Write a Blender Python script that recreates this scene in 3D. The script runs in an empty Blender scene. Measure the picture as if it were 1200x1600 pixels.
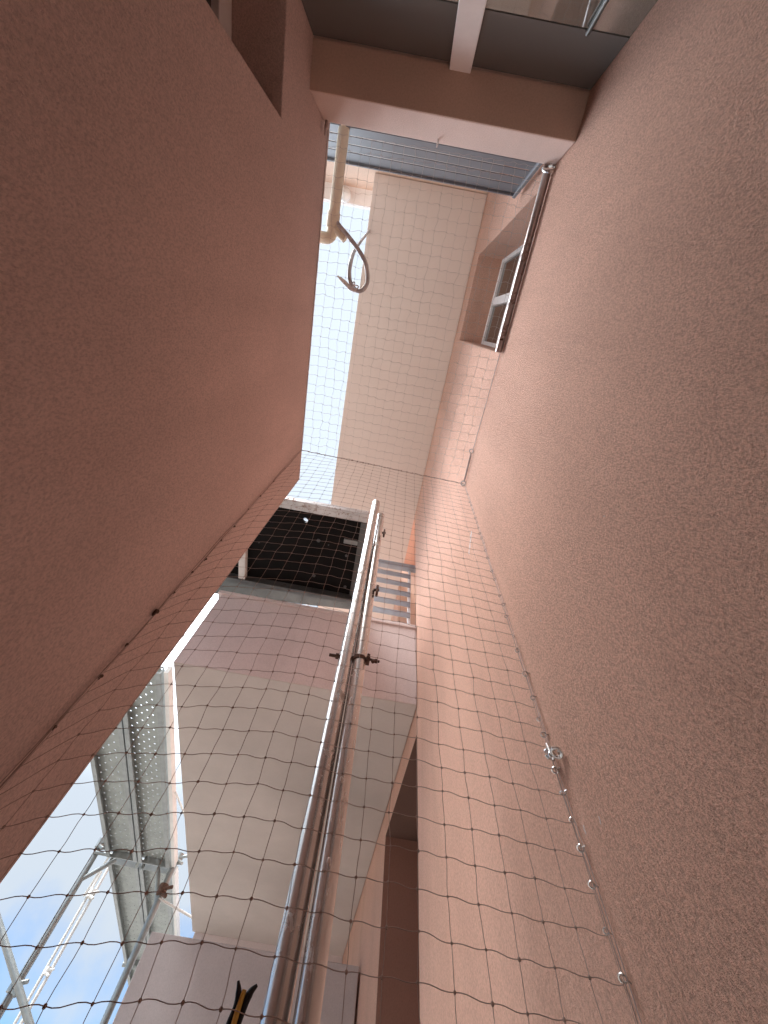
import bpy, math, random
from mathutils import Vector, Matrix
random.seed(7)
scene = bpy.context.scene
COL = scene.collection
R = math.radians
S = 0.47            # metres per layout unit (half the width of the passage, roughly)
EYE = 1.6

# ------------------------------------------------------------------ camera
cam_d = bpy.data.cameras.new('camera')
cam = bpy.data.objects.new('camera', cam_d)
COL.objects.link(cam)
cam.location = (0, 0, EYE)
cam.rotation_euler = (R(155.239), R(-3.752), R(-9.713))
cam_d.sensor_width = 36
cam_d.lens = 632.28 / 1600 * 36
cam_d.clip_start = 0.01
cam_d.clip_end = 3000
scene.camera = cam

# ------------------------------------------------------------------ world, sun, exposure
world = bpy.data.worlds.new('World')
scene.world = world
world.use_nodes = True
wt = world.node_tree
wt.nodes.clear()
def N(t, kind, **kw):
    n = t.nodes.new(kind)
    for k, v in kw.items():
        setattr(n, k, v)
    return n
out = N(wt, 'ShaderNodeOutputWorld')
bg = N(wt, 'ShaderNodeBackground'); bg.inputs[1].default_value = 0.05
sky = N(wt, 'ShaderNodeTexSky', sky_type='NISHITA', sun_disc=False)
sky.air_density = 1.2; sky.dust_density = 0.6; sky.ozone_density = 2.0
tc = N(wt, 'ShaderNodeTexCoord')
no = N(wt, 'ShaderNodeTexNoise'); no.inputs['Scale'].default_value = 3.1; no.inputs['Detail'].default_value = 7
no.inputs['Roughness'].default_value = 0.55
sep = N(wt, 'ShaderNodeSeparateXYZ')
ma = N(wt, 'ShaderNodeMath', operation='MULTIPLY_ADD'); ma.inputs[1].default_value = 2.2
mr = N(wt, 'ShaderNodeMapRange'); mr.interpolation_type = 'SMOOTHSTEP'
mr.inputs['From Min'].default_value = 0.97; mr.inputs['From Max'].default_value = 1.22
mr.inputs['To Min'].default_value = 0.05; mr.inputs['To Max'].default_value = 0.97
mx = N(wt, 'ShaderNodeMix', data_type='RGBA')
cm = N(wt, 'ShaderNodeMapRange')          # an overcast sky is brighter overhead than near the horizon
cm.interpolation_type = 'SMOOTHSTEP'; cm.inputs['From Min'].default_value = 0.22; cm.inputs['From Max'].default_value = 1.0
cm.inputs['To Min'].default_value = 1.9; cm.inputs['To Max'].default_value = 2.4
vm = N(wt, 'ShaderNodeVectorMath', operation='SCALE'); vm.inputs[0].default_value = (0.86, 0.96, 1.07)
# brighter cloud bank added high on the sun's side, unseen, to light the right wall
bx = N(wt, 'ShaderNodeMapRange'); bx.interpolation_type = 'SMOOTHSTEP'
bx.inputs['From Min'].default_value = -0.22; bx.inputs['From Max'].default_value = -0.34
bz = N(wt, 'ShaderNodeMapRange'); bz.interpolation_type = 'SMOOTHSTEP'
bz.inputs['From Min'].default_value = 0.40; bz.inputs['From Max'].default_value = 0.88
bm_ = N(wt, 'ShaderNodeMath', operation='MULTIPLY')
ga = N(wt, 'ShaderNodeMath', operation='MULTIPLY_ADD'); ga.inputs[1].default_value = 29.0
L = wt.links.new
L(tc.outputs['Generated'], no.inputs['Vector']); L(tc.outputs['Generated'], sep.inputs[0])
L(sep.outputs['Z'], ma.inputs[0]); L(no.outputs['Fac'], ma.inputs[2])
L(ma.outputs[0], mr.inputs['Value']); L(mr.outputs[0], mx.inputs['Factor'])
L(sep.outputs['Z'], cm.inputs['Value']); L(sep.outputs['X'], bx.inputs['Value']); L(sep.outputs['Z'], bz.inputs['Value'])
L(bx.outputs[0], bm_.inputs[0]); L(bz.outputs[0], bm_.inputs[1]); L(bm_.outputs[0], ga.inputs[0]); L(cm.outputs[0], ga.inputs[2])
L(ga.outputs[0], vm.inputs['Scale']); L(vm.outputs[0], mx.inputs['B'])
st = N(wt, 'ShaderNodeVectorMath', operation='MULTIPLY'); st.inputs[1].default_value = (0.235, 0.355, 0.485)
L(sky.outputs[0], st.inputs[0]); L(st.outputs[0], mx.inputs['A']); L(mx.outputs['Result'], bg.inputs[0]); L(bg.outputs[0], out.inputs[0])

sun_d = bpy.data.lights.new('sun', 'SUN')
sun_d.energy = 0.5; sun_d.angle = R(28); sun_d.color = (1.0, 0.95, 0.88)
sun = bpy.data.objects.new('sun', sun_d)
COL.objects.link(sun)
# the sun stands high behind the thin cloud
sd = Vector((-0.46, -0.18, 0.87)).normalized()
sky.sun_elevation = math.asin(sd.z); sky.sun_rotation = math.atan2(sd.x, sd.y)
sun.rotation_euler = sd.to_track_quat('Z', 'Y').to_euler()

vs = scene.view_settings
vs.view_transform = 'Standard'; vs.look = 'None'; vs.gamma = 1; vs.use_curve_mapping = False
vs.exposure = 3.12
scene.cycles.max_bounces = 12
scene.cycles.diffuse_bounces = 7
scene.cycles.glossy_bounces = 4
scene.cycles.transparent_max_bounces = 8

# ------------------------------------------------------------------ materials
def base_mat(name, rough=0.8, metal=0.0, spec=0.3):
    m = bpy.data.materials.new(name); m.use_nodes = True
    t = m.node_tree; t.nodes.clear()
    o = N(t, 'ShaderNodeOutputMaterial'); p = N(t, 'ShaderNodeBsdfPrincipled')
    p.inputs['Roughness'].default_value = rough; p.inputs['Metallic'].default_value = metal
    p.inputs['Specular IOR Level'].default_value = spec
    t.links.new(p.outputs[0], o.inputs[0])
    return m, t, p

def noise(t, scale, detail=4, rough=0.5, vec=None, dist=0.0):
    n = N(t, 'ShaderNodeTexNoise')
    n.inputs['Scale'].default_value = scale; n.inputs['Detail'].default_value = detail
    n.inputs['Roughness'].default_value = rough; n.inputs['Distortion'].default_value = dist
    if vec is not None: t.links.new(vec, n.inputs['Vector'])
    return n

def ramp(t, fac, stops):
    r = N(t, 'ShaderNodeValToRGB')
    e = r.color_ramp.elements
    while len(e) < len(stops): e.new(0.5)
    for k, (pos, c) in enumerate(stops):
        e[k].position = pos; e[k].color = (*c, 1)
    t.links.new(fac, r.inputs[0])
    return r

def mul(c, k): return tuple(min(1, x * k) for x in c)

def stucco(name, c, grain=150.0, dist=0.0035, strength=0.75, var=0.07, blotch=1.6, pit_shade=0.12, streak=0.0, split=False):
    m, t, p = base_mat(name, 0.92, 0, 0.15)
    tc = N(t, 'ShaderNodeTexCoord'); v = tc.outputs['Object']
    big = noise(t, blotch, 5, 0.6, v)
    r1 = ramp(t, big.outputs['Fac'], [(0.3, mul(c, 1 - var)), (0.7, mul(c, 1 + var))])
    mp = N(t, 'ShaderNodeMapping'); mp.inputs['Scale'].default_value = (1, 1, 0.62)
    t.links.new(v, mp.inputs[0])
    fine = noise(t, grain, 4, 0.68, mp.outputs[0], 0.0)
    fine2 = noise(t, grain * 2.7, 2, 0.5, v)
    ff = fine.outputs['Fac']
    if split:                                                 # beyond the net line the wall was floated smoother
        sy = N(t, 'ShaderNodeSeparateXYZ'); t.links.new(v, sy.inputs[0])
        wob = noise(t, 3.0, 3, 0.5, v)
        wa = N(t, 'ShaderNodeMath', operation='MULTIPLY_ADD'); wa.inputs[1].default_value = 0.05
        t.links.new(wob.outputs['Fac'], wa.inputs[0]); t.links.new(sy.outputs['Y'], wa.inputs[2])
        sm = N(t, 'ShaderNodeMapRange'); sm.inputs['From Min'].default_value = 0.74; sm.inputs['From Max'].default_value = 0.78
        sm.inputs['To Min'].default_value = 0.0; sm.inputs['To Max'].default_value = 0.30
        t.links.new(wa.outputs[0], sm.inputs['Value'])
        fm = N(t, 'ShaderNodeMix', data_type='FLOAT'); fm.inputs['B'].default_value = 0.56
        t.links.new(sm.outputs[0], fm.inputs['Factor']); t.links.new(ff, fm.inputs['A'])
        ff = fm.outputs['Result']
    r2 = ramp(t, ff, [(0.32, (1 - pit_shade,) * 3), (0.6, (1.0,) * 3)])  # pits of the grain darkened in the colour, standing in for their shadows
    mm = N(t, 'ShaderNodeMix', data_type='RGBA', blend_type='MULTIPLY'); mm.inputs['Factor'].default_value = 1
    t.links.new(r1.outputs[0], mm.inputs['A']); t.links.new(r2.outputs[0], mm.inputs['B'])
    ms_ = N(t, 'ShaderNodeMapping'); ms_.inputs['Scale'].default_value = (4.5, 4.5, 0.45)
    t.links.new(v, ms_.inputs[0])
    sn = noise(t, 1.0, 6, 0.62, ms_.outputs[0], 0.4)          # faint run-off streaks and trowel patches
    sr = ramp(t, sn.outputs['Fac'], [(0.34, (1 - streak, 1 - streak * 1.05, 1 - streak * 1.1)), (0.52, (1.0, 1.0, 1.0)), (0.72, (1 + streak * .35, 1 + streak * .3, 1 + streak * .25))])
    m2 = N(t, 'ShaderNodeMix', data_type='RGBA', blend_type='MULTIPLY'); m2.inputs['Factor'].default_value = 1
    t.links.new(mm.outputs['Result'], m2.inputs['A']); t.links.new(sr.outputs[0], m2.inputs['B'])
    t.links.new(m2.outputs['Result'], p.inputs['Base Color'])
    ad = N(t, 'ShaderNodeMath', operation='MULTIPLY_ADD'); ad.inputs[1].default_value = 0.35
    t.links.new(fine2.outputs['Fac'], ad.inputs[0]); t.links.new(ff, ad.inputs[2])
    b = N(t, 'ShaderNodeBump'); b.inputs['Strength'].default_value = strength; b.inputs['Distance'].default_value = dist
    t.links.new(ad.outputs[0], b.inputs['Height']); t.links.new(b.outputs[0], p.inputs['Normal'])
    return m

def plain(name, c, rough=0.6, metal=0.0, spec=0.3, var=0.12, scale=14.0, bump=0.0):
    m, t, p = base_mat(name, rough, metal, spec)
    tc = N(t, 'ShaderNodeTexCoord'); v = tc.outputs['Object']
    n = noise(t, scale, 5, 0.6, v)
    r = ramp(t, n.outputs['Fac'], [(0.3, mul(c, 1 - var)), (0.7, mul(c, 1 + var))])
    t.links.new(r.outputs[0], p.inputs['Base Color'])
    if bump:
        b = N(t, 'ShaderNodeBump'); b.inputs['Strength'].default_value = 0.5; b.inputs['Distance'].default_value = bump
        t.links.new(n.outputs['Fac'], b.inputs['Height']); t.links.new(b.outputs[0], p.inputs['Normal'])
    return m

def galvanised(name, c, spots, rough=0.3, scale=22.0, cover=0.62):
    m, t, p = base_mat(name, rough, 0.85, 0.5)
    tc = N(t, 'ShaderNodeTexCoord'); v = tc.outputs['Object']
    mp = N(t, 'ShaderNodeMapping'); mp.inputs['Scale'].default_value = (1, 1, 0.35)
    t.links.new(v, mp.inputs[0])
    n = noise(t, scale, 7, 0.68, mp.outputs[0], 0.8)
    n2 = noise(t, 5.0, 4, 0.6, mp.outputs[0])
    r = ramp(t, n2.outputs['Fac'], [(0.3, mul(c, 0.78)), (0.7, mul(c, 1.12))])
    k = ramp(t, n.outputs['Fac'], [(cover, (0, 0, 0)), (cover + 0.07, (1, 1, 1))])
    mm = N(t, 'ShaderNodeMix', data_type='RGBA')
    mm.inputs['B'].default_value = (*spots, 1)
    t.links.new(k.outputs[0], mm.inputs['Factor']); t.links.new(r.outputs[0], mm.inputs['A'])
    t.links.new(mm.outputs['Result'], p.inputs['Base Color'])
    met = N(t, 'ShaderNodeMath', operation='MULTIPLY_ADD'); met.inputs[1].default_value = -0.7; met.inputs[2].default_value = 0.85
    t.links.new(k.outputs[0], met.inputs[0]); t.links.new(met.outputs[0], p.inputs['Metallic'])
    ro = N(t, 'ShaderNodeMath', operation='MULTIPLY_ADD'); ro.inputs[1].default_value = 0.5; ro.inputs[2].default_value = rough
    t.links.new(k.outputs[0], ro.inputs[0]); t.links.new(ro.outputs[0], p.inputs['Roughness'])
    b = N(t, 'ShaderNodeBump'); b.inputs['Strength'].default_value = 0.25; b.inputs['Distance'].default_value = 0.001
    t.links.new(n.outputs['Fac'], b.inputs['Height']); t.links.new(b.outputs[0], p.inputs['Normal'])
    return m

M = {}
PINK = (0.80, 0.475, 0.36)
M['pink'] = stucco('salmon_render', PINK, grain=280, dist=0.012, strength=1.0, pit_shade=0.40, var=0.05, streak=0.07, split=True)
M['pink_left'] = stucco('salmon_render_fine', (0.72, 0.54, 0.485), grain=240, dist=0.006, strength=0.9, pit_shade=0.30, streak=0.06)
M['pink_face'] = stucco('pale_pink_render', (0.68, 0.585, 0.56), grain=170, dist=0.0018, strength=0.4, streak=0.05)
M['grey_face'] = stucco('greyish_pink_render', (0.49, 0.435, 0.42), grain=190, dist=0.0015, strength=0.4)
M['beige'] = stucco('beige_ceiling_paint', (0.66, 0.545, 0.48), grain=170, dist=0.001, strength=0.25, pit_shade=0.04, var=0.03)
M['soffit_grey'] = stucco('weathered_ceiling_paint', (0.54, 0.475, 0.43), grain=120, dist=0.001, strength=0.3, pit_shade=0.05, var=0.16, blotch=0.8)
M['orange'] = stucco('apricot_render_and_bounce', (0.68, 0.49, 0.38), grain=170, dist=0.001, strength=0.3)  # apricot wall colour; in the recess it carries bounced light
M['white_lit'] = plain('white_lit_tone', (0.74, 0.68, 0.64), 0.8, var=0.05)
M['white_frame'] = plain('white_aluminium', (0.80, 0.765, 0.75), 0.35, 0.0, 0.5, 0.05)
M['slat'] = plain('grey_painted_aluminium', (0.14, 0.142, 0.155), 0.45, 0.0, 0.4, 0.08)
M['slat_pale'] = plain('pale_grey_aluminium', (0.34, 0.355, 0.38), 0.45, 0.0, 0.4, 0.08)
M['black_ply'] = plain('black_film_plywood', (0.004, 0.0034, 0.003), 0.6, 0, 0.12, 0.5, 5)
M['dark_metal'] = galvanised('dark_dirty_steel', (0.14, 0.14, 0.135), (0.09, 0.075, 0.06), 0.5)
M['galv'] = galvanised('galvanised_steel', (0.62, 0.63, 0.63), (0.30, 0.25, 0.21), 0.27, 22, 0.60)
M['galv_brown'] = galvanised('tarnished_steel', (0.50, 0.45, 0.43), (0.28, 0.20, 0.17), 0.32, 30, 0.55)
M['galv_dirty'] = galvanised('cement_stained_steel', (0.62, 0.60, 0.58), (0.46, 0.40, 0.37), 0.26, 26, 0.60)
M['deck'] = plain('zinc_deck_plate', (0.31, 0.325, 0.30), 0.5, 0.35, 0.4, 0.12, 9)
M['scaf'] = plain('zinc_scaffold_tube', (0.27, 0.28, 0.27), 0.42, 0.5, 0.4, 0.15, 12)
M['pale_tube'] = plain('pale_tube_paint', (0.66, 0.64, 0.60), 0.5, 0, 0.4, 0.08, 12)
M['rust'] = plain('rusty_iron', (0.11, 0.062, 0.045), 0.8, 0.3, 0.3, 0.45, 60, 0.001)
M['twine'] = plain('brown_net_twine', (0.34, 0.255, 0.22), 0.85, 0, 0.15, 0.2, 40)
M['twine_light'] = plain('pale_net_twine', (0.48, 0.42, 0.38), 0.85, 0, 0.15, 0.2, 40)  # top panel's twine, paler than the front panel's
M['rope'] = plain('wire_cable', (0.42, 0.33, 0.30), 0.55, 0.5, 0.4, 0.2, 60)
M['ring'] = plain('shiny_zinc_ring', (0.72, 0.71, 0.69), 0.22, 0.9, 0.5, 0.08, 40)
M['pvc'] = plain('cream_plastic_pipe', (0.84, 0.76, 0.60), 0.45, 0, 0.4, 0.08, 20)
M['cable'] = plain('grey_cable_sheath', (0.50, 0.47, 0.47), 0.5, 0, 0.4, 0.2, 25)
M['yellow'] = plain('yellow_plastic', (0.62, 0.40, 0.08), 0.5, 0, 0.4, 0.1, 30)
M['black_rubber'] = plain('black_rubber', (0.010, 0.009, 0.011), 0.55, 0, 0.3, 0.3, 30)
M['plaster'] = plain('white_filler', (0.66, 0.56, 0.52), 0.9, 0, 0.1, 0.1, 50)
M['concrete'] = plain('concrete_paving', (0.33, 0.305, 0.28), 0.9, 0, 0.2, 0.15, 3, 0.001)
M['roof_sheet'] = plain('pale_roof_screed', (0.55, 0.52, 0.48), 0.9, 0, 0.2, 0.1, 2)
M['brown_shade'] = stucco('recess_shade_brown', (0.32, 0.18, 0.135), grain=170, dist=0.001, strength=0.3)  # shade of the recess put into the colour
M['brown_shade_deep'] = stucco('recess_ceiling_shade', (0.15, 0.085, 0.065), grain=170, dist=0.001, strength=0.3)  # deeper shade of the recess ceiling put into the colour
M['lintel_face'] = stucco('lintel_face_render', (0.66, 0.51, 0.45), grain=200, dist=0.003, strength=0.5, streak=0.06)
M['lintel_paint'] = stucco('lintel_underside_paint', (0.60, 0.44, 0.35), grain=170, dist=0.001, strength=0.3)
M['orange_plastic'] = plain('orange_cord', (0.65, 0.30, 0.12), 0.5)
def glass(name, tint, refl, rough=0.04):
    m, t, p = base_mat(name, rough, 0, 0.5)
    p.inputs['Base Color'].default_value = (*tint, 1)
    p.inputs['IOR'].default_value = refl
    tc = N(t, 'ShaderNodeTexCoord'); n = noise(t, 1.3, 2, 0.5, tc.outputs['Object'])
    b = N(t, 'ShaderNodeBump'); b.inputs['Strength'].default_value = 0.15; b.inputs['Distance'].default_value = 0.004
    t.links.new(n.outputs['Fac'], b.inputs['Height']); t.links.new(b.outputs[0], p.inputs['Normal'])
    return m
M['glass_dark'] = glass('dark_window_glass', (0.03, 0.028, 0.022), 1.7)
M['glass_tint'] = glass('tinted_door_glass', (0.13, 0.12, 0.10), 3.2)
M['panel_dark'] = glass('dark_top_panel', (0.11, 0.105, 0.10), 1.5, 0.25)
M['globe'] = plain('frosted_lamp_glass', (0.70, 0.69, 0.66), 0.25, 0, 0.5, 0.04)

# ------------------------------------------------------------------ mesh helpers (layout units in, metres out)
def W(p): return Vector((p[0] * S, p[1] * S, p[2] * S + EYE))
class MB:
    def __init__(s): s.v = []; s.f = []; s.mats = []
    def quad(s, pts, flip=False):
        b = len(s.v); s.v += [tuple(p) for p in pts]
        s.f.append(tuple(range(b + len(pts) - 1, b - 1, -1)) if flip else tuple(range(b, b + len(pts))))
    def box(s, x0, x1, y0, y1, z0, z1):
        b = len(s.v)
        s.v += [(x, y, z) for z in (z0, z1) for y in (y0, y1) for x in (x0, x1)]
        s.f += [tuple(b + i for i in q) for q in ((0, 2, 3, 1), (4, 5, 7, 6), (0, 1, 5, 4), (2, 6, 7, 3), (0, 4, 6, 2), (1, 3, 7, 5))]
    def tube(s, pts, r, n=12, caps=True, hollow=0.0):
        pts = [Vector(p) for p in pts]
        b = len(s.v); up = None
        rs = r if isinstance(r, (list, tuple)) else [r] * len(pts)
        for i, p in enumerate(pts):
            d = (pts[min(i + 1, len(pts) - 1)] - pts[max(i - 1, 0)]).normalized()
            if up is None:
                up = d.orthogonal().normalized()
            up = (up - d * up.dot(d)).normalized()
            sd_ = d.cross(up)
            for k in range(n):
                a = 2 * math.pi * k / n
                s.v.append(tuple(p + (up * math.cos(a) + sd_ * math.sin(a)) * rs[i]))
        for i in range(len(pts) - 1):
            for k in range(n):
                a0 = b + i * n + k; a1 = b + i * n + (k + 1) % n
                s.f.append((a0, a1, a1 + n, a0 + n))
        if caps:
            s.f.append(tuple(b + k for k in range(n - 1, -1, -1)))
            e = b + (len(pts) - 1) * n
            s.f.append(tuple(e + k for k in range(n)))
    def torus(s, c, ax, R0, r, n=16, m=8, arc=1.0):
        ax = Vector(ax).normalized(); u = ax.orthogonal().normalized(); w = ax.cross(u); c = Vector(c)
        pts = [c + (u * math.cos(2 * math.pi * arc * k / n) + w * math.sin(2 * math.pi * arc * k / n)) * R0 for k in range(n + 1)]
        s.tube(pts, r, m, caps=arc < 1)
    def sphere(s, c, r, n=8, sc=(1, 1, 1)):
        b = len(s.v); m = n // 2 + 1
        for i in range(m + 1):
            th = math.pi * i / m
            for k in range(n):
                a = 2 * math.pi * k / n
                s.v.append((c[0] + r * sc[0] * math.sin(th) * math.cos(a), c[1] + r * sc[1] * math.sin(th) * math.sin(a), c[2] + r * sc[2] * math.cos(th)))
        for i in range(m):
            for k in range(n):
                a0 = b + i * n + k; a1 = b + i * n + (k + 1) % n
                s.f.append((a0, a0 + n, a1 + n, a1))
    def vox(s, xs, ys, zs, solid, faces=None):
        g = {}
        for i in range(len(xs) - 1):
            for j in range(len(ys) - 1):
                for k in range(len(zs) - 1):
                    g[i, j, k] = solid((xs[i] + xs[i + 1]) / 2, (ys[j] + ys[j + 1]) / 2, (zs[k] + zs[k + 1]) / 2)
        for (i, j, k), f in g.items():
            if not f: continue
            x0, x1, y0, y1, z0, z1 = xs[i], xs[i + 1], ys[j], ys[j + 1], zs[k], zs[k + 1]
            if not g.get((i - 1, j, k)): s.quad([(x0, y0, z0), (x0, y0, z1), (x0, y1, z1), (x0, y1, z0)])
            if not g.get((i + 1, j, k)): s.quad([(x1, y0, z0), (x1, y1, z0), (x1, y1, z1), (x1, y0, z1)])
            if not g.get((i, j - 1, k)): s.quad([(x0, y0, z0), (x1, y0, z0), (x1, y0, z1), (x0, y0, z1)])
            if not g.get((i, j + 1, k)): s.quad([(x0, y1, z0), (x0, y1, z1), (x1, y1, z1), (x1, y1, z0)])
            if not g.get((i, j, k - 1)): s.quad([(x0, y0, z0), (x0, y1, z0), (x1, y1, z0), (x1, y0, z0)])
            if not g.get((i, j, k + 1)): s.quad([(x0, y0, z1), (x1, y0, z1), (x1, y1, z1), (x0, y1, z1)])
    def build(s, name, mat, parent=None, smooth=False, bevel=0.0, merge=False):
        me = bpy.data.meshes.new(name)
        me.from_pydata([W(p) for p in s.v], [], s.f)
        me.materials.append(M[mat] if isinstance(mat, str) else mat)
        if merge:
            import bmesh
            bm = bmesh.new(); bm.from_mesh(me); bmesh.ops.remove_doubles(bm, verts=bm.verts, dist=1e-5); bm.to_mesh(me); bm.free()
        if smooth:
            me.polygons.foreach_set('use_smooth', [True] * len(me.polygons))
        me.update()
        o = bpy.data.objects.new(name, me)
        COL.objects.link(o)
        if smooth:
            try: me.set_sharp_from_angle(angle=R(40))
            except Exception: pass
        if bevel:
            b = o.modifiers.new('bevel', 'BEVEL'); b.width = bevel; b.segments = 2; b.limit_method = 'ANGLE'; b.angle_limit = R(40)
        if parent is not None: attach(o, parent)
        return o
def attach(o, parent):
    o.parent = parent
    o.matrix_parent_inverse = parent.matrix_basis.inverted() if parent.parent is None else Matrix.Identity(4)
def thing(name, label, cat, base, group=None):
    o = bpy.data.objects.new(name, None); COL.objects.link(o)
    o.empty_display_size = 0.1
    o.location = W(base); o['label'] = label; o['category'] = cat
    o.matrix_basis = Matrix.Translation(W(base))
    if group: o['group'] = group
    return o
def tag(o, label, cat, group=None):
    o['label'] = label; o['category'] = cat
    if group: o['group'] = group
    return o
GZ = -EYE / S       # ground level in layout units

# ================================================================== SETTING
g = MB(); g.quad([(-1500, -1500, GZ), (1500, -1500, GZ), (1500, 1500, GZ), (-1500, 1500, GZ)])
go = g.build('ground', 'concrete'); go['kind'] = 'structure'

XL, XR = -1.129, 1.0
# ---------------------------------------------------- low building on the left
lb = thing('low_building', 'low salmon rendered building whose blank wall fills the left side, ending at a sharp corner', 'building', (-4, 0, GZ))
b = MB()
xs = [-7, -1.55, XL]; ys = [-6, -1.79, -1.1, 2.1]; zs = [GZ, 3.55, 5.03]
b.vox(xs, ys, zs, lambda x, y, z: not (x > -1.55 and -1.79 < y < -1.1 and z < 3.55))
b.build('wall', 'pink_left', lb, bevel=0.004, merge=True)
b = MB(); b.box(-6.9, -1.25, -2.5, 2.0, 5.031, 5.06); b.build('roof', 'roof_sheet', lb)
wdw = MB(); wdw.box(-1.535, -1.47, -1.79, -1.42, 3.36, 3.545)
wdw.box(-1.535, -1.47, -1.42, -1.105, 3.40, 3.545); wdw.box(-1.535, -1.46, -1.19, -1.105, GZ, 3.40)
wd = wdw.build('window', 'white_frame', lb, bevel=0.003)
p = MB(); p.box(-1.545, -1.52, -1.79, -1.19, GZ, 3.38); p.build('pane', 'glass_dark', wd)

# ---------------------------------------------------- tall building on the right
rb = thing('tall_building', 'tall salmon rendered building with rough wall filling the right side under a broad beige eave', 'building', (4, 0, GZ))
b = MB()
xs = [XR, 1.52, 1.75, 6]; ys = [-6, -1.42, 0.11, 4.7, 7.1, 16]; zs = [GZ, 3.58, 4.8, 5.4, 9.25, 11.4, 12]
def solid(x, y, z):
    if x < 1.52 and -1.42 < y < 0.11 and 4.8 < z < 9.25: return False
    if x < 1.75 and 4.7 < y < 7.1 and z < 3.58: return False
    if x < 1.75 and 4.7 < y < 7.1 and 5.4 < z < 11.4: return False
    return True
b.vox(xs, ys, zs, solid)
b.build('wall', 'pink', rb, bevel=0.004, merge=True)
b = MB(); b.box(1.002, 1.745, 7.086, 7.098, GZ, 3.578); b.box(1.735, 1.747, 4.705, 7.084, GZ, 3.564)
b.build('recess_light_tint', 'brown_shade', rb)  # thin sheets over the salmon wall, coloured as the recess in shade
b = MB(); b.box(1.002, 1.745, 4.705, 7.084, 3.566, 3.578); b.build('recess_light_tint', 'brown_shade_deep', rb)  # ceiling sheet, its shade painted in
b = MB(); b.box(1.002, 1.745, 7.086, 7.098, 5.402, 11.398); b.build('recess_light_tint', 'orange', rb)  # warm bounced light in the upper recess painted as orange
b = MB()
pts = [(-1.31, -2.6), (-1.36, 4.85), (-1.36, 9.0), (0.996, 9.0), (0.996, -2.6)]
b.quad([(x, y, 10.2) for x, y in pts], flip=False); b.quad([(x, y, 10.55) for x, y in pts], flip=True)
for i in range(5):
    (x0, y0), (x1, y1) = pts[i], pts[(i + 1) % 5]
    b.quad([(x0, y0, 10.2), (x0, y0, 10.55), (x1, y1, 10.55), (x1, y1, 10.2)])
b.build('eave', 'beige', rb, bevel=0.004, merge=True)
# window with deep reveal, its sill at the height of the net
f = MB()
f.box(1.46, 1.515, -1.418, 0.108, 9.12, 9.248)       # head rail
f.box(1.46, 1.515, -1.418, -1.35, 4.805, 9.12); f.box(1.46, 1.515, 0.04, 0.108, 4.805, 9.12)
f.box(1.44, 1.515, -0.74, -0.60, 4.805, 9.12)
f.box(1.462, 1.515, -1.35, -0.74, 7.55, 7.68); f.box(1.462, 1.515, -0.60, 0.04, 7.55, 7.68)
f.box(1.462, 1.515, -1.35, 0.04, 4.805, 4.93)
wf = f.build('window', 'white_frame', rb, bevel=0.003)
p = MB(); p.box(1.50, 1.514, -1.35, -0.74, 4.93, 9.12); p.build('pane', 'glass_dark', wf)
p = MB(); p.box(1.50, 1.514, -0.60, 0.04, 4.93, 9.12); p.build('pane', 'glass_dark', wf)
p = MB()
for k in range(26):
    t_ = k / 25
    y = 1.85 + 0.17 * t_ + random.uniform(-0.012, 0.012); z = 3.85 - 0.16 * t_ + random.uniform(-0.015, 0.015); r_ = random.uniform(0.006, 0.018) * (1.2 - t_ * 0.6)
    p.sphere((0.999, y, z), r_, 8, (0.12, 1, 1.9))
p.build('filler_smear', 'plaster', rb, smooth=True)
for y, z, r_ in ((1.62, 0.96, 0.010), (1.50, 0.93, 0.008), (1.35, 1.86, 0.006), (0.62, 1.71, 0.005)):
    p = MB()
    for q in range(3): p.sphere((0.999, y + random.uniform(-.003, .003), z - q * r_ * 0.9), r_ * 0.6, 8, (0.2, 0.6, 1.3))
    p.build('filler_smear', 'plaster', rb, smooth=True)

# ---------------------------------------------------- building closing the passage behind
bb = thing('back_building', 'rendered building behind the passage with a lintel beam over a glazed door', 'building', (0, -2.2, GZ))
b = MB(); b.box(XL + 0.002, XR - 0.002, -2.6, -1.5, 4.21, 4.74); b.build('lintel', 'lintel_face', bb, bevel=0.004)
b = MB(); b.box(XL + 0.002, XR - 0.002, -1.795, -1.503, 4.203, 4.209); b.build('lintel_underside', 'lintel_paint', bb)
b = MB(); b.box(-7, XR - 0.002, -3.2, -2.61, 10.0, 11.55); b.build('wall', 'orange', bb, bevel=0.004)
b = MB(); b.box(-7, XR - 0.002, -3.2, -2.612, 4.75, 9.998); b.build('wall', 'white_lit', bb)  # white colour stands in for bright sky through the railing gaps
b = MB(); b.box(-7, -1.0, -3.4, -2.29, 11.552, 11.85); b.build('eave', 'white_lit', bb, bevel=0.004)  # whiter than the beige eave, its stronger light put into the colour
fr = MB(); fr.box(-0.082, 0.082, -1.80, -1.765, GZ, 4.202)
dr = fr.build('glazed_door', 'white_frame', bb, bevel=0.003)
for x0, x1 in ((XL + 0.003, -0.083), (0.083, XR - 0.003)):
    p = MB(); p.box(x0, x1, -1.83, -1.81, GZ, 3.59); p.build('pane', 'glass_tint', dr)
    p = MB(); p.box(x0, x1, -1.829, -1.806, 3.592, 4.195); p.build('top_panel', 'panel_dark', dr)
p = MB(); p.tube([(0.735, -1.79, 3.59), (0.70, -1.79, 1.2)], 0.014, 10); p.build('tube_reflection', 'dark_metal', dr, smooth=True)  # rod stands in for a tube's reflection in the glass
b = MB(); b.box(XL + 0.003, XR - 0.003, -3.0, -1.84, GZ, 4.2); b.build('room', 'black_ply', bb)

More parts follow.
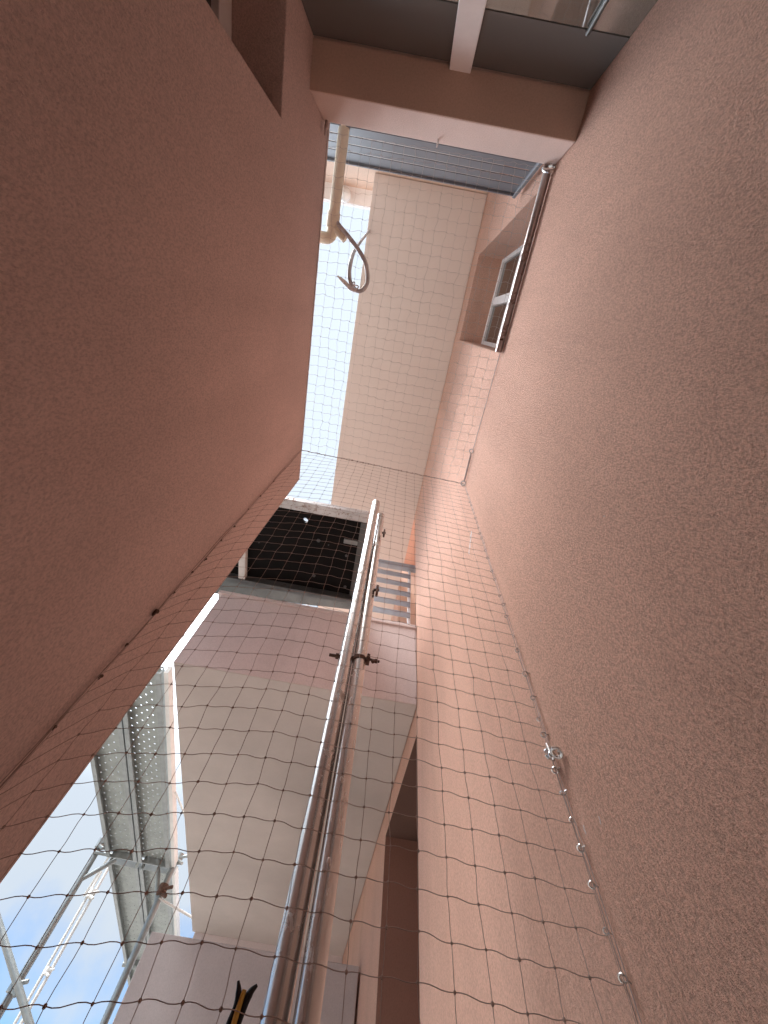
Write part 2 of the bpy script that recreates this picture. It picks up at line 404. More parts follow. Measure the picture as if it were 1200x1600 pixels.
lamp = thing('wall_lamp', 'small round frosted lamp under the white eave above the cream pipe', 'lamp', (-2.08, -2.4, 11.55))
p = MB(); p.tube([(-2.08, -2.4, 11.548), (-2.08, -2.4, 11.47)], 0.09, 16); p.build('base', 'white_frame', lamp, smooth=True)
p = MB(); p.sphere((-2.08, -2.4, 11.36), 0.15, 18); p.build('globe', 'globe', lamp, smooth=True)

# ---------------------------------------------------- balcony block facing the camera
fb = thing('balcony_block', 'balcony block across the end of the passage with pink parapet over a grey ceiling', 'building', (-0.7, 9, GZ))
b = MB(); b.box(-2.40, XR - 0.004, 4.65, 4.9, 3.972, 5.50); b.box(-2.46, XR - 0.004, 4.62, 4.93, 5.50, 5.575); b.build('parapet', 'pink_face', fb, bevel=0.004)
b = MB(); b.box(-2.396, XR - 0.006, 4.655, 12.8, 3.966, 4.3)
b.build('balcony_slab', 'soffit_grey', fb, bevel=0.004)
b = MB(); b.box(-2.28, 0.965, 9.0, 9.35, GZ, 2.72); b.build('low_wall', 'grey_face', fb, bevel=0.005)
b = MB(); b.box(-2.34, XR - 0.004, 12.802, 15.5, GZ, 5.6); b.build('rear_wall', 'pink_face', fb, bevel=0.004)

# ================================================================== LOUVRED RAILINGS
def louvre(y, x0, x1, z0, n, pitch, sh, sd_, top, post_x, label, fn=None):
    t = thing('louvred_railing', label, 'railing', ((x0 + x1) / 2, y, z0), 'grey louvred balcony railings')
    m = MB()
    for k in range(n):
        z = z0 + k * pitch
        m.box(x0, x1, y - sd_ / 2, y + sd_ / 2, z, z + sh)
    m.build('slat_panel', fn or 'slat', t, bevel=0.002)
    if top: 
        m = MB(); m.box(x0, x1 + top, y - 0.07, y + 0.05, z0 + n * pitch, z0 + n * pitch + 0.16); m.build('top_rail', fn or 'slat', t, bevel=0.003)
    for px in post_x:
        m = MB(); m.box(px - 0.03, px + 0.03, y + sd_ / 2 + 0.001, y + sd_ / 2 + 0.06, z0 - 0.06, z0 + n * pitch - 0.001); m.build('post', 'white_frame', t, bevel=0.002)
    return t
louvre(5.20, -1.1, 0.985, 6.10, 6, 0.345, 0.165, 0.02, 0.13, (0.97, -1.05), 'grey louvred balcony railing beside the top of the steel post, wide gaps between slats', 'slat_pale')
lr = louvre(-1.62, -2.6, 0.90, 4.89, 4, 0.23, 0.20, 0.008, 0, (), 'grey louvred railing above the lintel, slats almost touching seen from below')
m = MB(); m.box(0.902, 0.94, -1.66, -1.58, 4.76, 6.16); m.build('post', 'slat', lr, bevel=0.002)
m = MB(); m.box(-2.6, 0.90, -1.624, -1.616, 5.812, 6.10); m.box(-2.6, 0.90, -1.65, -1.59, 6.10, 6.14); m.build('top_rail', 'slat', lr, bevel=0.002)

# ================================================================== BLACK SCAFFOLD PLATFORM
bp = thing('scaffold_platform', 'dark scaffold platform seen from below, black plywood in a grey steel frame', 'platform', (-1.9, 3.9, GZ))
ZD = 6.0
hx, hy, hr = -1.19, 3.214, 0.045
m = MB()                                  # plywood sheet with a round hole cut through it
def ring_plate(x0, x1, y0, y1, z0, z1, cx, cy, r, n=24):
    out_ = []
    for k in range(n):
        a = 2 * math.pi * k / n
        dx, dy = math.cos(a), math.sin(a)
        t_ = 1e9
        if dx > 1e-6: t_ = min(t_, (x1 - cx) / dx)
        if dx < -1e-6: t_ = min(t_, (x0 - cx) / dx)
        if dy > 1e-6: t_ = min(t_, (y1 - cy) / dy)
        if dy < -1e-6: t_ = min(t_, (y0 - cy) / dy)
        out_.append(((cx + dx * t_, cy + dy * t_), (cx + dx * r, cy + dy * r)))
    for k in range(n):
        (o0, i0), (o1, i1) = out_[k], out_[(k + 1) % n]
        m.quad([(*o0, z0), (*i0, z0), (*i1, z0), (*o1, z0)]); m.quad([(*o0, z1), (*o1, z1), (*i1, z1), (*i0, z1)])
        m.quad([(*i0, z0), (*i0, z1), (*i1, z1), (*i1, z0)])
ring_plate(-1.4, -0.98, 3.05, 3.42, ZD, ZD + 0.06, hx, hy, hr)
m.box(-4.0, -1.4, 3.05, 4.55, ZD, ZD + 0.06); m.box(-0.98, -0.26, 3.05, 4.55, ZD, ZD + 0.06); m.box(-1.4, -0.98, 3.42, 4.55, ZD, ZD + 0.06)
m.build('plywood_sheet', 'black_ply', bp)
m = MB(); m.box(-4.0, -0.16, 2.88, 3.048, ZD - 0.03, ZD + 0.1); m.build('edge_beam', 'galv_brown', bp, bevel=0.004)
m = MB(); m.box(-4.0, -0.16, 4.552, 4.66, ZD - 0.14, ZD + 0.1); m.build('edge_beam', 'dark_metal', bp, bevel=0.004)
m = MB()
q = [(-4.0, 4.68), (-0.2, 4.68), (-0.2, 4.86), (-4.0, 5.16)]
m.quad([(x, y, ZD - 0.03) for x, y in q], flip=True); m.quad([(x, y, ZD + 0.1) for x, y in q])
for i in range(4):
    (x0, y0), (x1, y1) = q[i], q[(i + 1) % 4]; m.quad([(x0, y0, ZD - 0.03), (x1, y1, ZD - 0.03), (x1, y1, ZD + 0.1), (x0, y0, ZD + 0.1)])
m.build('kick_board', 'dark_metal', bp, merge=True)
m = MB(); m.box(-0.258, -0.16, 3.05, 4.55, ZD - 0.05, ZD + 0.1); m.build('edge_beam', 'dark_metal', bp, bevel=0.004)
m = MB(); m.box(-2.26, -2.14, 3.9, 4.55, ZD - 0.12, ZD - 0.002); m.build('batten', 'pale_tube', bp, bevel=0.004)
for (x, y, r) in ((-0.93, 3.55, 0.032), (-0.94, 4.28, 0.03), (-0.42, 3.75, 0.025), (-0.36, 4.4, 0.028), (-0.75, 3.6, 0.012), (-1.95, 3.8, 0.012)):
    m = MB(); m.tube([(x, y, ZD - 0.001), (x, y, ZD - 0.012)], r, 14); m.tube([(x, y, ZD - 0.012), (x, y, ZD - 0.03)], r * 0.5, 6); m.build('bolt', 'dark_metal', bp, smooth=True)
m = MB(); m.box(-0.5, -0.262, 3.42, 3.5, ZD - 0.03, ZD - 0.001); m.build('bracket', 'scaf', bp, bevel=0.002)
for x in (-2.85, -3.8):
    for y in (2.98, 4.78):
        m = MB(); m.tube([(x, y, GZ), (x, y, ZD - 0.14)], 0.052, 12); m.build('standard', 'scaf', bp, smooth=True)

# ================================================================== SCAFFOLD WITH PERFORATED DECKS (left, outside)
sc = thing('scaffold', 'zinc tube scaffold with perforated metal decks against the sky on the lower left', 'scaffold', (-4.2, 12.65, GZ))
CX, CY, TH = -4.2, 12.65, 0.033
def rt(x, y, z):
    dx, dy = x - CX, y - CY
    return (CX + dx * math.cos(TH) - dy * math.sin(TH), CY + dx * math.sin(TH) + dy * math.cos(TH), z)
def rbox(m, x0, x1, y0, y1, z0, z1):
    q = MB(); q.box(x0, x1, y0, y1, z0, z1); bb_ = len(m.v)
    m.v += [rt(*v) for v in q.v]; m.f += [tuple(bb_ + i for i in f) for f in q.f]
ZP = 5.0
def plank(x0, x1, y0, y1):
    m = MB(); px = 0.112; nx = max(1, int(round((x1 - x0) / px))); px = (x1 - x0) / nx; ny = int(round((y1 - y0) / px)); py = (y1 - y0) / ny
    r0 = 0.021
    for i in range(nx):
        for j in range(ny):
            cx, cy = x0 + (i + 0.5) * px, y0 + (j + 0.5) * py
            if (i + j) % 2 == 0:
                a = [(cx + px * .5 * sx, cy + py * .5 * sy) for sx, sy in ((1, 0), (1, 1), (0, 1), (-1, 1), (-1, 0), (-1, -1), (0, -1), (1, -1))]
                for k in range(8):
                    k1 = (k + 1) % 8
                    c0 = (cx + r0 * math.cos(k * math.pi / 4), cy + r0 * math.sin(k * math.pi / 4)); c1 = (cx + r0 * math.cos(k1 * math.pi / 4), cy + r0 * math.sin(k1 * math.pi / 4))
                    m.quad([rt(*a[k], ZP), rt(*c0, ZP), rt(*c1, ZP), rt(*a[k1], ZP)])
                    m.quad([rt(*c0, ZP), rt(*c0, ZP + 0.012), rt(*c1, ZP + 0.012), rt(*c1, ZP)])
            else:
                m.quad([rt(cx - px / 2, cy - py / 2, ZP), rt(cx - px / 2, cy + py / 2, ZP), rt(cx + px / 2, cy + py / 2, ZP), rt(cx + px / 2, cy - py / 2, ZP)])
    o = m.build('deck_plank', 'deck', sc)
    f = MB()
    for xa in (x0, x1):
        sgn = 1 if xa == x0 else -1
        a, b_ = sorted((xa - 0.004 * sgn, xa + 0.02 * sgn)); rbox(f, a, b_, y0, y1, ZP - 0.14, ZP - 0.001)
        a, b_ = sorted((xa + 0.021 * sgn, xa + 0.085 * sgn)); rbox(f, a, b_, y0, y1, ZP - 0.14, ZP - 0.12)
    for ya in (y0, y1 - 0.02): rbox(f, x0 + 0.09, x1 - 0.09, ya, ya + 0.02, ZP - 0.13, ZP - 0.001)
    f.build('plank_flange', 'scaf', o)
for ya, yb in ((6.0, 12.5), (12.8, 18.75), (19.0, 25.0)):
    plank(-4.90, -4.175, ya, yb); plank(-4.135, -3.40, ya, yb)
def stube(name, pts, r=0.07, mat='scaf'):
    m = MB(); m.tube([rt(*p) for p in pts], r, 12); return m.build(name, mat, sc, smooth=True)
stube('standard', [(-5.23, 12.65, GZ), (-5.23, 12.65, 5.2)]); stube('standard', [(-3.36, 12.65, GZ), (-3.36, 12.65, 5.2)])
stube('standard', [(-4.83, 18.88, GZ), (-4.83, 18.88, 5.1)]); stube('standard', [(-3.3, 18.88, GZ), (-3.3, 18.88, 5.1)])
stube('transom', [(-5.32, 12.65, 5.09), (-3.24, 12.65, 5.09)], 0.055); stube('transom', [(-5.25, 12.56, 4.93), (-3.36, 12.56, 4.93)], 0.04)
stube('transom', [(-5.0, 18.88, 4.9), (-3.2, 18.88, 4.9)], 0.055)
stube('bracket', [(-5.2, 12.65, 4.45), (-4.7, 12.65, 4.9)], 0.05); stube('bracket', [(-3.38, 12.65, 4.3), (-3.68, 12.65, 4.9)], 0.05)
stube('brace', [(-7.6, 12.45, 4.5), (-3.2, 12.45, 1.38)], 0.06)
for ya, yb in ((6.0, 12.5), (12.8, 18.75)):
    m = MB(); rbox(m, -3.36, -3.285, ya, yb, ZP - 0.10, ZP + 0.05); m.build('toe_board', 'pale_tube', sc)
stube('guard_post', [(-5.30, 14.2, GZ), (-5.30, 14.2, 5.3)], 0.035, 'pale_tube'); stube('guard_post', [(-5.42, 14.2, GZ), (-5.42, 14.2, 5.2)], 0.03, 'pale_tube')
stube('tie_rod', [(-5.5, 14.2, 4.7), (-4.9, 12.66, 5.0)], 0.03, 'pale_tube')
stube('tie_rod', [(-3.36, 12.6, 4.35), (-2.36, 12.9, 4.2)], 0.025, 'pale_tube'); stube('tie_rod', [(-3.25, 9.5, 4.95), (-2.36, 9.7, 4.15)], 0.02, 'pale_tube')
stube('tie_rod', [(-3.2, 6.1, 5.05), (-2.4, 6.1, 4.25)], 0.02, 'pale_tube'); 
def rclamp(x, y, z, s, mat):
    m = MB(); m.tube([rt(x, y, z - s), rt(x, y, z + s)], s * 1.0, 10); m.tube([rt(x, y - s * .5, z), rt(x + s * 2.2, y - s, z + s * .5)], s * .35, 6); m.tube([rt(x, y - s * .5, z - s * .6), rt(x + s * 1.6, y - s * 1.2, z - s * 1.4)], s * .4, 6)
    m.build('coupler', mat, sc, smooth=True)
rclamp(-3.36, 12.6, 4.5, 0.10, 'rust'); rclamp(-5.23, 12.6, 2.78, 0.10, 'scaf'); rclamp(-5.36, 14.2, 4.75, 0.08, 'pale_tube'); rclamp(-5.23, 12.6, 5.12, 0.09, 'scaf'); rclamp(-3.3, 12.6, 5.12, 0.09, 'scaf'); rclamp(-5.36, 14.2, 3.4, 0.06, 'pale_tube')

# ================================================================== STEEL POST IN THE PASSAGE
sp = thing('steel_post', 'upright pair of cement spattered steel tubes clamped together behind the net', 'post', (0.03, 2.3, GZ))
def tube_hollow(a, b_, r):
    m = MB(); a, b_ = Vector(a), Vector(b_)
    m.tube([a, b_], r, 28, caps=False); m.tube([b_, b_ - (b_ - a) * 0.02], r * 0.86, 28, caps=False)
    n = 28; d = (b_ - a).normalized(); u = d.orthogonal().normalized(); w = d.cross(u)
    for k in range(n):
        p0 = [u * math.cos(2 * math.pi * q / n) + w * math.sin(2 * math.pi * q / n) for q in (k, k + 1)]
        m.quad([b_ + p0[0] * r, b_ + p0[1] * r, b_ + p0[1] * r * .86, b_ + p0[0] * r * .86])
    return m
tube_hollow((-0.017, 2.3, GZ), (-0.062, 2.32, 5.22), 0.052).build('tube', 'galv_dirty', sp, smooth=True)
tube_hollow((0.105, 2.14, GZ), (0.035, 2.40, 5.0), 0.049).build('tube', 'galv_dirty', sp, smooth=True)
def coupler(x, y, z, k=1.0, left=False):
    m = MB()
    m.tube([(x - 0.005, y, z - 0.022 * k), (x - 0.005, y, z + 0.022 * k)], 0.0545, 14)
    m.box(x + 0.045, x + 0.045 + 0.04 * k, y - 0.045, y + 0.02, z - 0.02 * k, z + 0.022 * k)
    m.tube([(x + 0.07, y - 0.02, z + 0.01), (x + 0.07 + 0.11 * k, y - 0.03, z - 0.005)], 0.014 * k, 8)
    m.tube([(x + 0.07 + 0.06 * k, y - 0.025, z - 0.001), (x + 0.07 + 0.085 * k, y - 0.027, z - 0.003)], 0.027 * k, 6)
    m.tube([(x + 0.05, y - 0.035, z), (x + 0.06, y - 0.05, z + 0.045 * k)], 0.012, 6)
    m.sphere((x + 0.11 * k + .02, y - 0.04, z - 0.035 * k), 0.022 * k, 8, (1, .7, 1.3))
    if left:
        m.tube([(x, 2.31, z), (-0.175, 2.31, z)], 0.012, 8)
        m.tube([(-0.103, 2.31, z), (-0.125, 2.31, z)], 0.024, 6)
    m.build('coupler', 'rust', sp, smooth=True)
coupler(0.060, 2.315, 2.28, 0.68, True)
for z, x in ((4.35, 0.05), (3.18, 0.06)):
    m = MB(); m.tube([(x + 0.03, 2.31, z), (x + 0.075, 2.3, z)], 0.014, 8); m.box(x + 0.045, x + 0.068, 2.28, 2.33, z - 0.07, z + 0.05); m.build('clip', 'rust', sp)
for z in (1.35, 0.98):
    m = MB(); m.sphere((0.06, 2.215 + 0.03 * (z - 1), z), 0.009, 8, (1, .7, 1.6)); m.sphere((0.065, 2.218 + 0.03 * (z - 1), z - 0.012), 0.007, 8); m.build('cement_lump', 'plaster', sp, smooth=True)

# ================================================================== BIRD NET
YN = 1.66
rnd = random.Random(3)
net = thing('bird_net', 'brown square mesh bird net stretched over and across the passage', 'net', (0, YN, GZ))
NC = 20
def ztop(x): return 4.95 - (x + 1.129) / 2.129 * 0.15
def xcol(i): return XL + 0.02 + (2.129 - 0.04) * i / NC
def front(x, k, zk):
    # the net hangs from its seam and drags down towards the rope on the left wall
    dz = -0.13 * max(0, -0.3 - x) - 0.23 * math.exp(-(x - XL) / 0.08) - 0.07 * max(0, x - 0.35)
    fade = min(1, k / 5.0)
    y = YN + 0.018 * math.sin(x * 3.1 + zk * 1.3) * (1 - abs(x)) 
    return (x, y, zk + dz * fade)
rows = []
z = 0.0; k = 0
while True:
    zz = -0.0 - k * 0.1085
    if 4.8 + zz < GZ + 0.25: break
    rows.append(zz); k += 1
knots = {}
for k, zz in enumerate(rows):
    for i in range(NC + 1):
        x = xcol(i) + (rnd.gauss(0, 0.003) if 0 < i < NC else 0)
        x2, y2, z2 = front(x, k, 0)
        base = ztop(x) + zz if k < 12 else (ztop(x) * max(0, 1 - (k - 12) / 14) + 4.83 * min(1, (k - 12) / 14)) + zz
        knots[k, i] = Vector((x2, y2 + rnd.gauss(0, 0.003), base + z2 + rnd.gauss(0, 0.0025)))
TR = 0.0013
def wavy(m, a, b_, amp, n, r, axis, ph=1):
    pts = []
    for q in range(n + 1):
        t_ = q / n
        p = a.lerp(b_, t_)
        p[axis] += amp * math.sin(2 * math.pi * t_) * ph
        pts.append(p)
    return pts
mf = MB()
for k in range(len(rows)):
    line = []
    for i in range(NC):
        seg = wavy(None, knots[k, i], knots[k, i + 1], rnd.uniform(0.002, 0.0042), 6, TR, 2, 1 if i > NC * 0.25 else -1)
        line += seg if i == 0 else seg[1:]
    mf.tube(line, TR, 5)
for i in range(NC + 1):
    line = []
    for k in range(len(rows) - 1):
        seg = wavy(None, knots[k, i], knots[k + 1, i], rnd.uniform(-0.0015, 0.0015), 4, TR, 0)
        line += seg if k == 0 else seg[1:]
    mf.tube(line, TR * 0.85, 5)
for (k, i), p in knots.items():
    if 0 < i < NC: mf.sphere(p, 0.0046 * rnd.uniform(0.85, 1.2), 6, (1, 0.8, 1.15))
mf.build('front_panel', 'twine', net, smooth=True)
mt = MB()
NR = 30; tk = {}
for j in range(NR + 1):
    for i in range(NC + 1):
        y = YN - (YN + 1.49) * j / NR; x = xcol(i)
        sag = -0.10 * math.sin(math.pi * i / NC) * math.sin(math.pi * j / NR)
        e = 0 < i < NC and 0 < j < NR
        tk[j, i] = Vector((x + (rnd.gauss(0, 0.006) if e else 0), y + (rnd.gauss(0, 0.006) if e else 0), ztop(x) - 0.02 * j / NR + sag + (rnd.gauss(0, 0.01) if e else 0)))
for j in range(NR + 1):
    line = []
    for i in range(NC):
        seg = wavy(None, tk[j, i], tk[j, i + 1], rnd.uniform(0.003, 0.008), 5, TR, 1); line += seg if i == 0 else seg[1:]
    mt.tube(line, 0.0013, 4)
for i in range(NC + 1):
    line = []
    for j in range(NR):
        seg = wavy(None, tk[j, i], tk[j + 1, i], rnd.uniform(-0.007, 0.007), 4, TR, 0); line += seg if j == 0 else seg[1:]
    mt.tube(line, 0.0013, 4)
for (j, i), p in tk.items():
    if 0 < i < NC and 0 < j < NR: mt.sphere(p, 0.0042, 6, (1, 1, 0.8))
mt.build('top_panel', 'twine_light', net, smooth=True)
ms = MB()                                   # seam cord where the two panels are laced together
line = [Vector((x, YN, ztop(x) + 0.006 * math.sin(x * 40))) for x in [XL + 2.129 * q / 60 for q in range(61)]]
ms.tube(line, 0.0026, 6); ms.tube([p + Vector((0, 0.006 * math.sin(q * 1.9), 0.006 * math.cos(q * 1.9))) for q, p in enumerate(line)], 0.0025, 5)
for q in range(1, 60, 2): ms.sphere(line[q] + Vector((0, 0, rnd.uniform(-.004, .004))), rnd.uniform(0.005, 0.011), 6)
ms.build('seam_cord', 'twine', net, smooth=True)

# ---- ropes that carry the net, with their rings
rr = thing('wire_rope', 'thin wire rope with shiny rings running down the rough right wall', 'rope', (0.99, YN, GZ), 'wire ropes carrying the net')
m = MB()
p1 = [(0.985, YN + 0.004 * math.sin(z * 7), z) for z in [GZ + 0.1 + (4.79 - GZ - 0.1) * q / 60 for q in range(61)]]
m.tube(p1, 0.0017, 6); m.tube([(x + .002, y - 0.009 - 0.008 * abs(math.sin(z * 2.1)), z) for x, y, z in p1], 0.0013, 6)
m.tube([(0.985, 1.24, 4.835), (0.984, 0.7, 4.80), (0.985, 0.12, 4.79)], 0.0035, 6)
m.build('rope', 'rope', rr, smooth=True)
rings_z = [1.937, 1.749, 1.587, 1.466, 1.381, 1.296, 1.206, 1.107, 1.004, .906, .797, .677, .568]
z = 2.05
while z < 4.6: rings_z.append(z); z += random.choice((0.1, 0.11, 0.21, 0.12))
z = 0.46
while z > -1.6: rings_z.append(z); z -= 0.112
ring0 = None
for z in rings_z:
    if ring0 is None:
        m = MB(); m.torus((0, 0, 0), (0.5, 0.3, 0.75), 0.0120, 0.0036, 12, 6); m.tube([(0.004, -0.008, 0), (0.018, -0.018, -0.006)], 0.003, 5)
        ring0 = m.build('ring', 'ring', rr, smooth=True); o = ring0
    else:
        o = ring0.copy(); COL.objects.link(o); attach(o, rr)
    off = W((0, 0, 0))
    rot = Matrix.Rotation(random.uniform(-1, 1), 4, Vector((random.random(), random.random(), random.random() + .2)).normalized())
    sc_ = random.choice((0.7, 0.9, 1.0, 1.15)) if z < 1.95 else random.choice((0.55, 0.7, 0.8))
    o.matrix_basis = Matrix.Translation(W((0.982, YN - 0.004 + random.uniform(-.01, .01), z))) @ rot @ Matrix.Scale(sc_, 4) @ Matrix.Translation(-off)

lr_ = thing('wire_rope', 'brown doubled rope with small knots sloping along the smooth left wall', 'rope', (XL, YN, GZ), 'wire ropes carrying the net')
m = MB()
p1 = [(XL + 0.012, YN + 0.004 * math.sin(z * 9), z) for z in [GZ + 0.1 + (4.95 - GZ - 0.1) * q / 70 for q in range(71)]]
m.tube(p1, 0.0028, 6); m.tube([(x + 0.004, y - 0.016 - 0.012 * math.sin(z * 3.3), z) for x, y, z in p1], 0.002, 6)
m.tube([(XL + 0.012, YN, 4.95), (XL + 0.01, 0, 4.94), (XL + 0.012, -1.5, 4.90)], 0.0035, 6)
m.build('rope', 'twine', lr_, smooth=True)
kn0 = None
for z in (1.705, 1.271, 1.011, 1.46, 1.9, 2.12, 2.3, 2.55, 2.8, 3.1, 3.4, 3.8, 4.2):
    if kn0 is None:
        m = MB(); m.torus((0, 0, 0), (0.6, 0.5, 0.2), 0.013, 0.004, 12, 6); m.sphere((0.002, 0.004, 0.012), 0.011, 8)
        kn0 = m.build('knot', 'rust', lr_, smooth=True); o = kn0
    else:
        o = kn0.copy(); COL.objects.link(o); attach(o, lr_)
    o.matrix_basis = Matrix.Translation(W((XL + 0.014, YN + random.uniform(-.015, .01), z))) @ Matrix.Scale(1.25 if z == 1.705 else random.uniform(.5, .8), 4) @ Matrix.Translation(-W((0, 0, 0)))

# ---- hardware
tb = thing('turnbuckle', 'long thin steel turnbuckle with an eye at each end on the upper right wall', 'turnbuckle', (0.975, 1.45, 4.82))
m = MB(); m.tube([(0.975, 1.27, 4.846), (0.975, 1.62, 4.806)], 0.008, 10); m.tube([(0.985, 1.30, 4.852), (0.985, 1.6, 4.818)], 0.005, 8); m.build('rod', 'rope', tb, smooth=True)
m = MB(); m.torus((0.975, 1.245, 4.848), (0.35, 0, 1), 0.024, 0.007, 18, 8); m.build('eye', 'ring', tb, smooth=True)
m = MB(); m.torus((0.975, 1.655, 4.80), (0.35, 0, 1), 0.03, 0.009, 18, 8); m.tube([(0.975, 1.66, 4.8), (1.0, 1.67, 4.8)], 0.011, 8); m.build('eye', 'ring', tb, smooth=True)
eb = thing('eye_bolt', 'shiny eye bolt with cable clamp halfway down the right wall rope', 'bolt', (0.98, 1.61, 1.25))
m = MB(); m.torus((0.972, 1.585, 1.235), (0.5, 0.2, 0.8), 0.021, 0.0075, 18, 8); m.tube([(0.99, 1.59, 1.245), (1.0, 1.60, 1.25)], 0.013, 6); m.build('eye', 'ring', eb, smooth=True)
m = MB(); m.torus((0.965, 1.64, 1.262), (0.2, 0.9, 0.5), 0.016, 0.006, 14, 7, 0.6); m.sphere((0.962, 1.625, 1.25), 0.014, 8, (1, 1, 1.2)); m.sphere((0.962, 1.655, 1.285), 0.011, 6); m.tube([(0.965, 1.62, 1.22), (0.965, 1.635, 1.31)], 0.007, 7); m.build('clamp', 'galv', eb, smooth=True)

tt = thing('net_tube', 'slim steel tube with an eye ring fixed along the right wall below the window', 'tube', (0.965, -0.7, 4.78))
m = MB(); m.tube([(0.955, -1.47, 4.76), (0.960, 0.10, 4.775)], 0.036, 20, caps=False); m.tube([(0.960, 0.10, 4.775), (0.96, -0.1, 4.773)], 0.029, 20, caps=False); m.build('tube', 'galv_brown', tt, smooth=True)
m = MB(); m.torus((0.955, -1.47, 4.70), (0.2, 0.75, 0.6), 0.055, 0.016, 20, 8); m.tube([(0.955, -1.49, 4.70), (0.96, -1.5, 4.71)], 0.02, 8); m.build('eye_ring', 'ring', tt, smooth=True)
m = MB(); m.tube([(0.935, -0.02, 4.752), (0.965, -0.03, 4.735)], 0.012, 6); m.build('bolt', 'rust', tt, smooth=True)

bs = thing('screw_hook', 'small screw hook in the middle of the lintel edge', 'hook', (-0.078, -1.5, 4.635))
m = MB(); m.tube([(-0.078, -1.499, 4.635), (-0.078, -1.46, 4.635)], 0.009, 8); m.build('shank', 'ring', bs, smooth=True)
m = MB(); m.torus((-0.078, -1.455, 4.62), (1, 0, 0.2), 0.018, 0.006, 12, 6, 0.7); m.build('hook', 'ring', bs, smooth=True)
bs = thing('screw_hook', 'dark eye hook in the left corner where lintel meets wall', 'hook', (-1.09, -1.5, 4.70))
m = MB(); m.tube([(-1.09, -1.499, 4.70), (-1.09, -1.45, 4.70)], 0.014, 8); m.build('shank', 'rope', bs, smooth=True)
m = MB(); m.torus((-1.09, -1.43, 4.68), (1, 0, 0.2), 0.035, 0.01, 14, 6); m.build('hook', 'rope', bs, smooth=True)

# ---- cream pipe and grey cable above the left wall
pv = thing('plastic_pipe', 'cream plastic pipe with elbow lying along the top of the left wall', 'pipe', (-1.03, -1.1, 5.1))
m = MB(); m.tube([(-1.02, -1.62, 5.17), (-1.035, -0.82, 5.15)], 0.056, 20); m.build('pipe', 'pvc', pv, smooth=True)
m = MB(); m.tube([(-1.034, -0.92, 5.15), (-1.037, -0.78, 5.15)], 0.066, 20)
m.build('socket', 'pvc', pv, smooth=True)
m = MB(); m.tube([(-1.036, -0.80, 5.15)] + [(-1.036 - 0.07 * (1 - math.cos(a)), -0.74 + 0.06 * math.sin(a), 5.15) for a in [R(15 * q) for q in range(7)]] + [(-1.3, -0.68, 5.15)], 0.058, 18); m.build('elbow', 'pvc', pv, smooth=True)
m = MB(); m.tube([(-1.0, -0.78, 5.13), (-0.88, -0.70, 5.12)], 0.045, 14); m.build('branch', 'pvc', pv, smooth=True)
cb = thing('electric_cable', 'grey electric cable hanging in a loop from the cream pipe', 'cable', (-0.8, -0.5, 5.1))
def smoothpath(pts, n=8):
    pts = [Vector(p) for p in pts]; o_ = []
    P = [pts[0] * 2 - pts[1]] + pts + [pts[-1] * 2 - pts[-2]]
    for i in range(1, len(P) - 2):
        for q in range(n):
            t_ = q / n
            o_.append(0.5 * ((2 * P[i]) + (P[i + 1] - P[i - 1]) * t_ + (2 * P[i - 1] - 5 * P[i] + 4 * P[i + 1] - P[i + 2]) * t_ ** 2 + (3 * P[i] - P[i - 1] - 3 * P[i + 1] + P[i + 2]) * t_ ** 3))
    o_.append(pts[-1]); return o_
path = smoothpath([(-1.016, -0.86, 5.16), (-0.95, -0.80, 5.10), (-0.844, -0.723, 5.08), (-0.70, -0.60, 5.06), (-0.615, -0.49, 5.05), (-0.578, -0.346, 5.04), (-0.61, -0.26, 5.04), (-0.68, -0.236, 5.06), (-0.765, -0.30, 5.10), (-0.80, -0.40, 5.14), (-0.823, -0.514, 5.3), (-0.899, -0.67, 5.9), (-1.00, -0.852, 6.8), (-1.135, -1.178, 8.3), (-1.30, -1.75, 10.7), (-1.22, -2.0, 10.9)])
m = MB(); m.tube(path, 0.022, 12); m.build('sheath', 'cable', cb, smooth=True)
m = MB(); m.tube(smoothpath([(-0.68, -0.236, 5.06), (-0.76, -0.25, 5.08), (-0.84, -0.30, 5.1), (-0.92, -0.345, 5.1)]), [0.024] * 18 + [0.02] * 4 + [0.01] * 3, 10); m.build('loose_end', 'white_frame', cb, smooth=True)
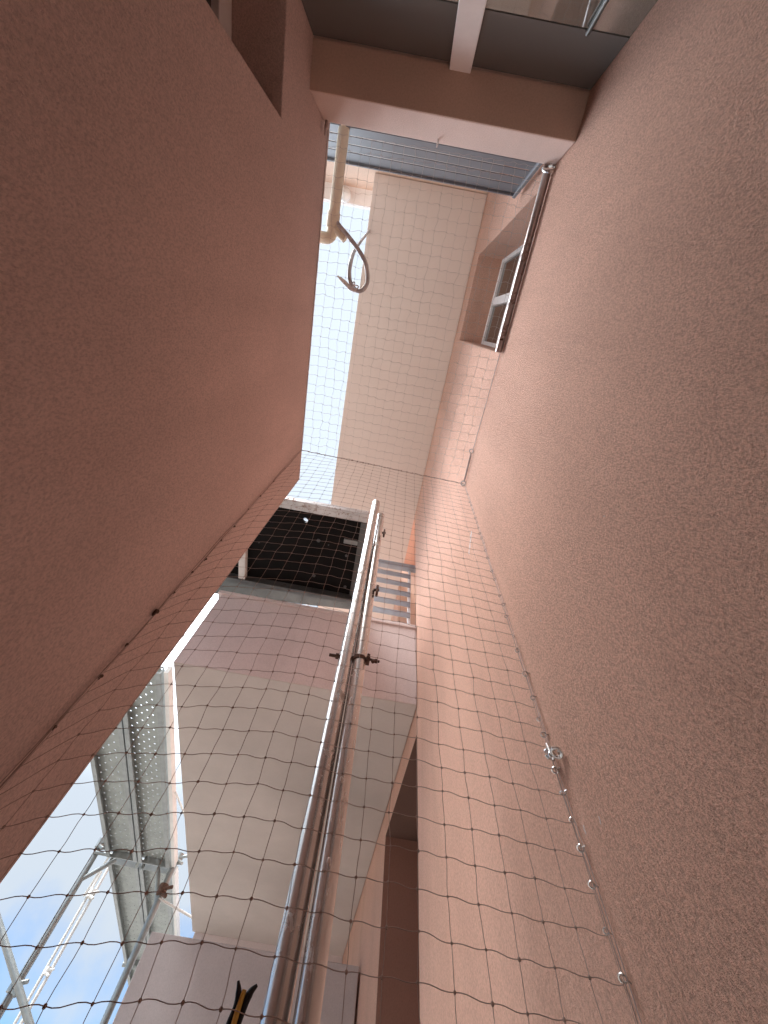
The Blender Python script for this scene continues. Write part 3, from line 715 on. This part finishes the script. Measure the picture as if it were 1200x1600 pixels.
m = MB(); m.torus((-0.74, -0.29, 5.07), (0.5, 0.5, 0.6), 0.03, 0.007, 12, 6); m.torus((-0.70, -0.27, 5.06), (0.1, 0.8, 0.6), 0.03, 0.007, 12, 6); m.build('tie', 'white_frame', cb, smooth=True)
oc = MB(); oc.torus((-0.9, -1.66, 6.25), (0, 1, 0.2), 0.05, 0.014, 16, 7, 0.75); oc.tube([(-0.87, -1.66, 6.24), (-0.74, -1.66, 6.2)], 0.02, 8)
tag(oc.build('cord_hook', 'orange_plastic', smooth=True), 'tiny orange cord hook on the edge of the railing above the lintel', 'hook')

# ---- pliers stuck in the net
pl = thing('pliers', 'pliers with black and yellow grips stuck upright in the net by the steel post', 'pliers', (-0.12, 1.70, 0.2))
PX, PY, PZ = -0.123, 1.72, 0.452
hL = smoothpath([(PX - 0.028, PY, PZ), (PX - 0.020, PY, PZ - 0.018), (PX - 0.016, PY, PZ - 0.045), (PX - 0.024, PY, PZ - 0.085), (PX - 0.03, PY, PZ - 0.15)])
hR = smoothpath([(PX + 0.026, PY, PZ - 0.002), (PX + 0.012, PY, PZ - 0.018), (PX + 0.004, PY, PZ - 0.045), (PX - 0.002, PY, PZ - 0.085), (PX + 0.002, PY, PZ - 0.15)])
n_ = len(hL)
m = MB(); m.tube(hL, [0.0035 + 0.0045 * min(1, q / 9) for q in range(n_)], 10); m.build('grip', 'black_rubber', pl, smooth=True)
m = MB(); m.tube(hR, [0.004 + 0.006 * min(1, q / 9) for q in range(n_)], 10); m.build('grip', 'black_rubber', pl, smooth=True)
m = MB(); m.tube([(PX - 0.005, PY - 0.004, PZ - 0.016), (PX - 0.008, PY - 0.007, PZ - 0.05), (PX - 0.014, PY - 0.008, PZ - 0.15)], [0.006, 0.0075, 0.008], 10); m.build('inlay', 'yellow', pl, smooth=True)
m = MB(); m.sphere((PX - 0.014, PY, PZ - 0.18), 0.024, 12, (1, .5, 1.2)); m.tube([(PX - 0.016, PY, PZ - 0.18), (PX - 0.015, PY, PZ - 0.29)], [0.018, 0.006], 8); m.build('jaws', 'galv', pl, smooth=True)
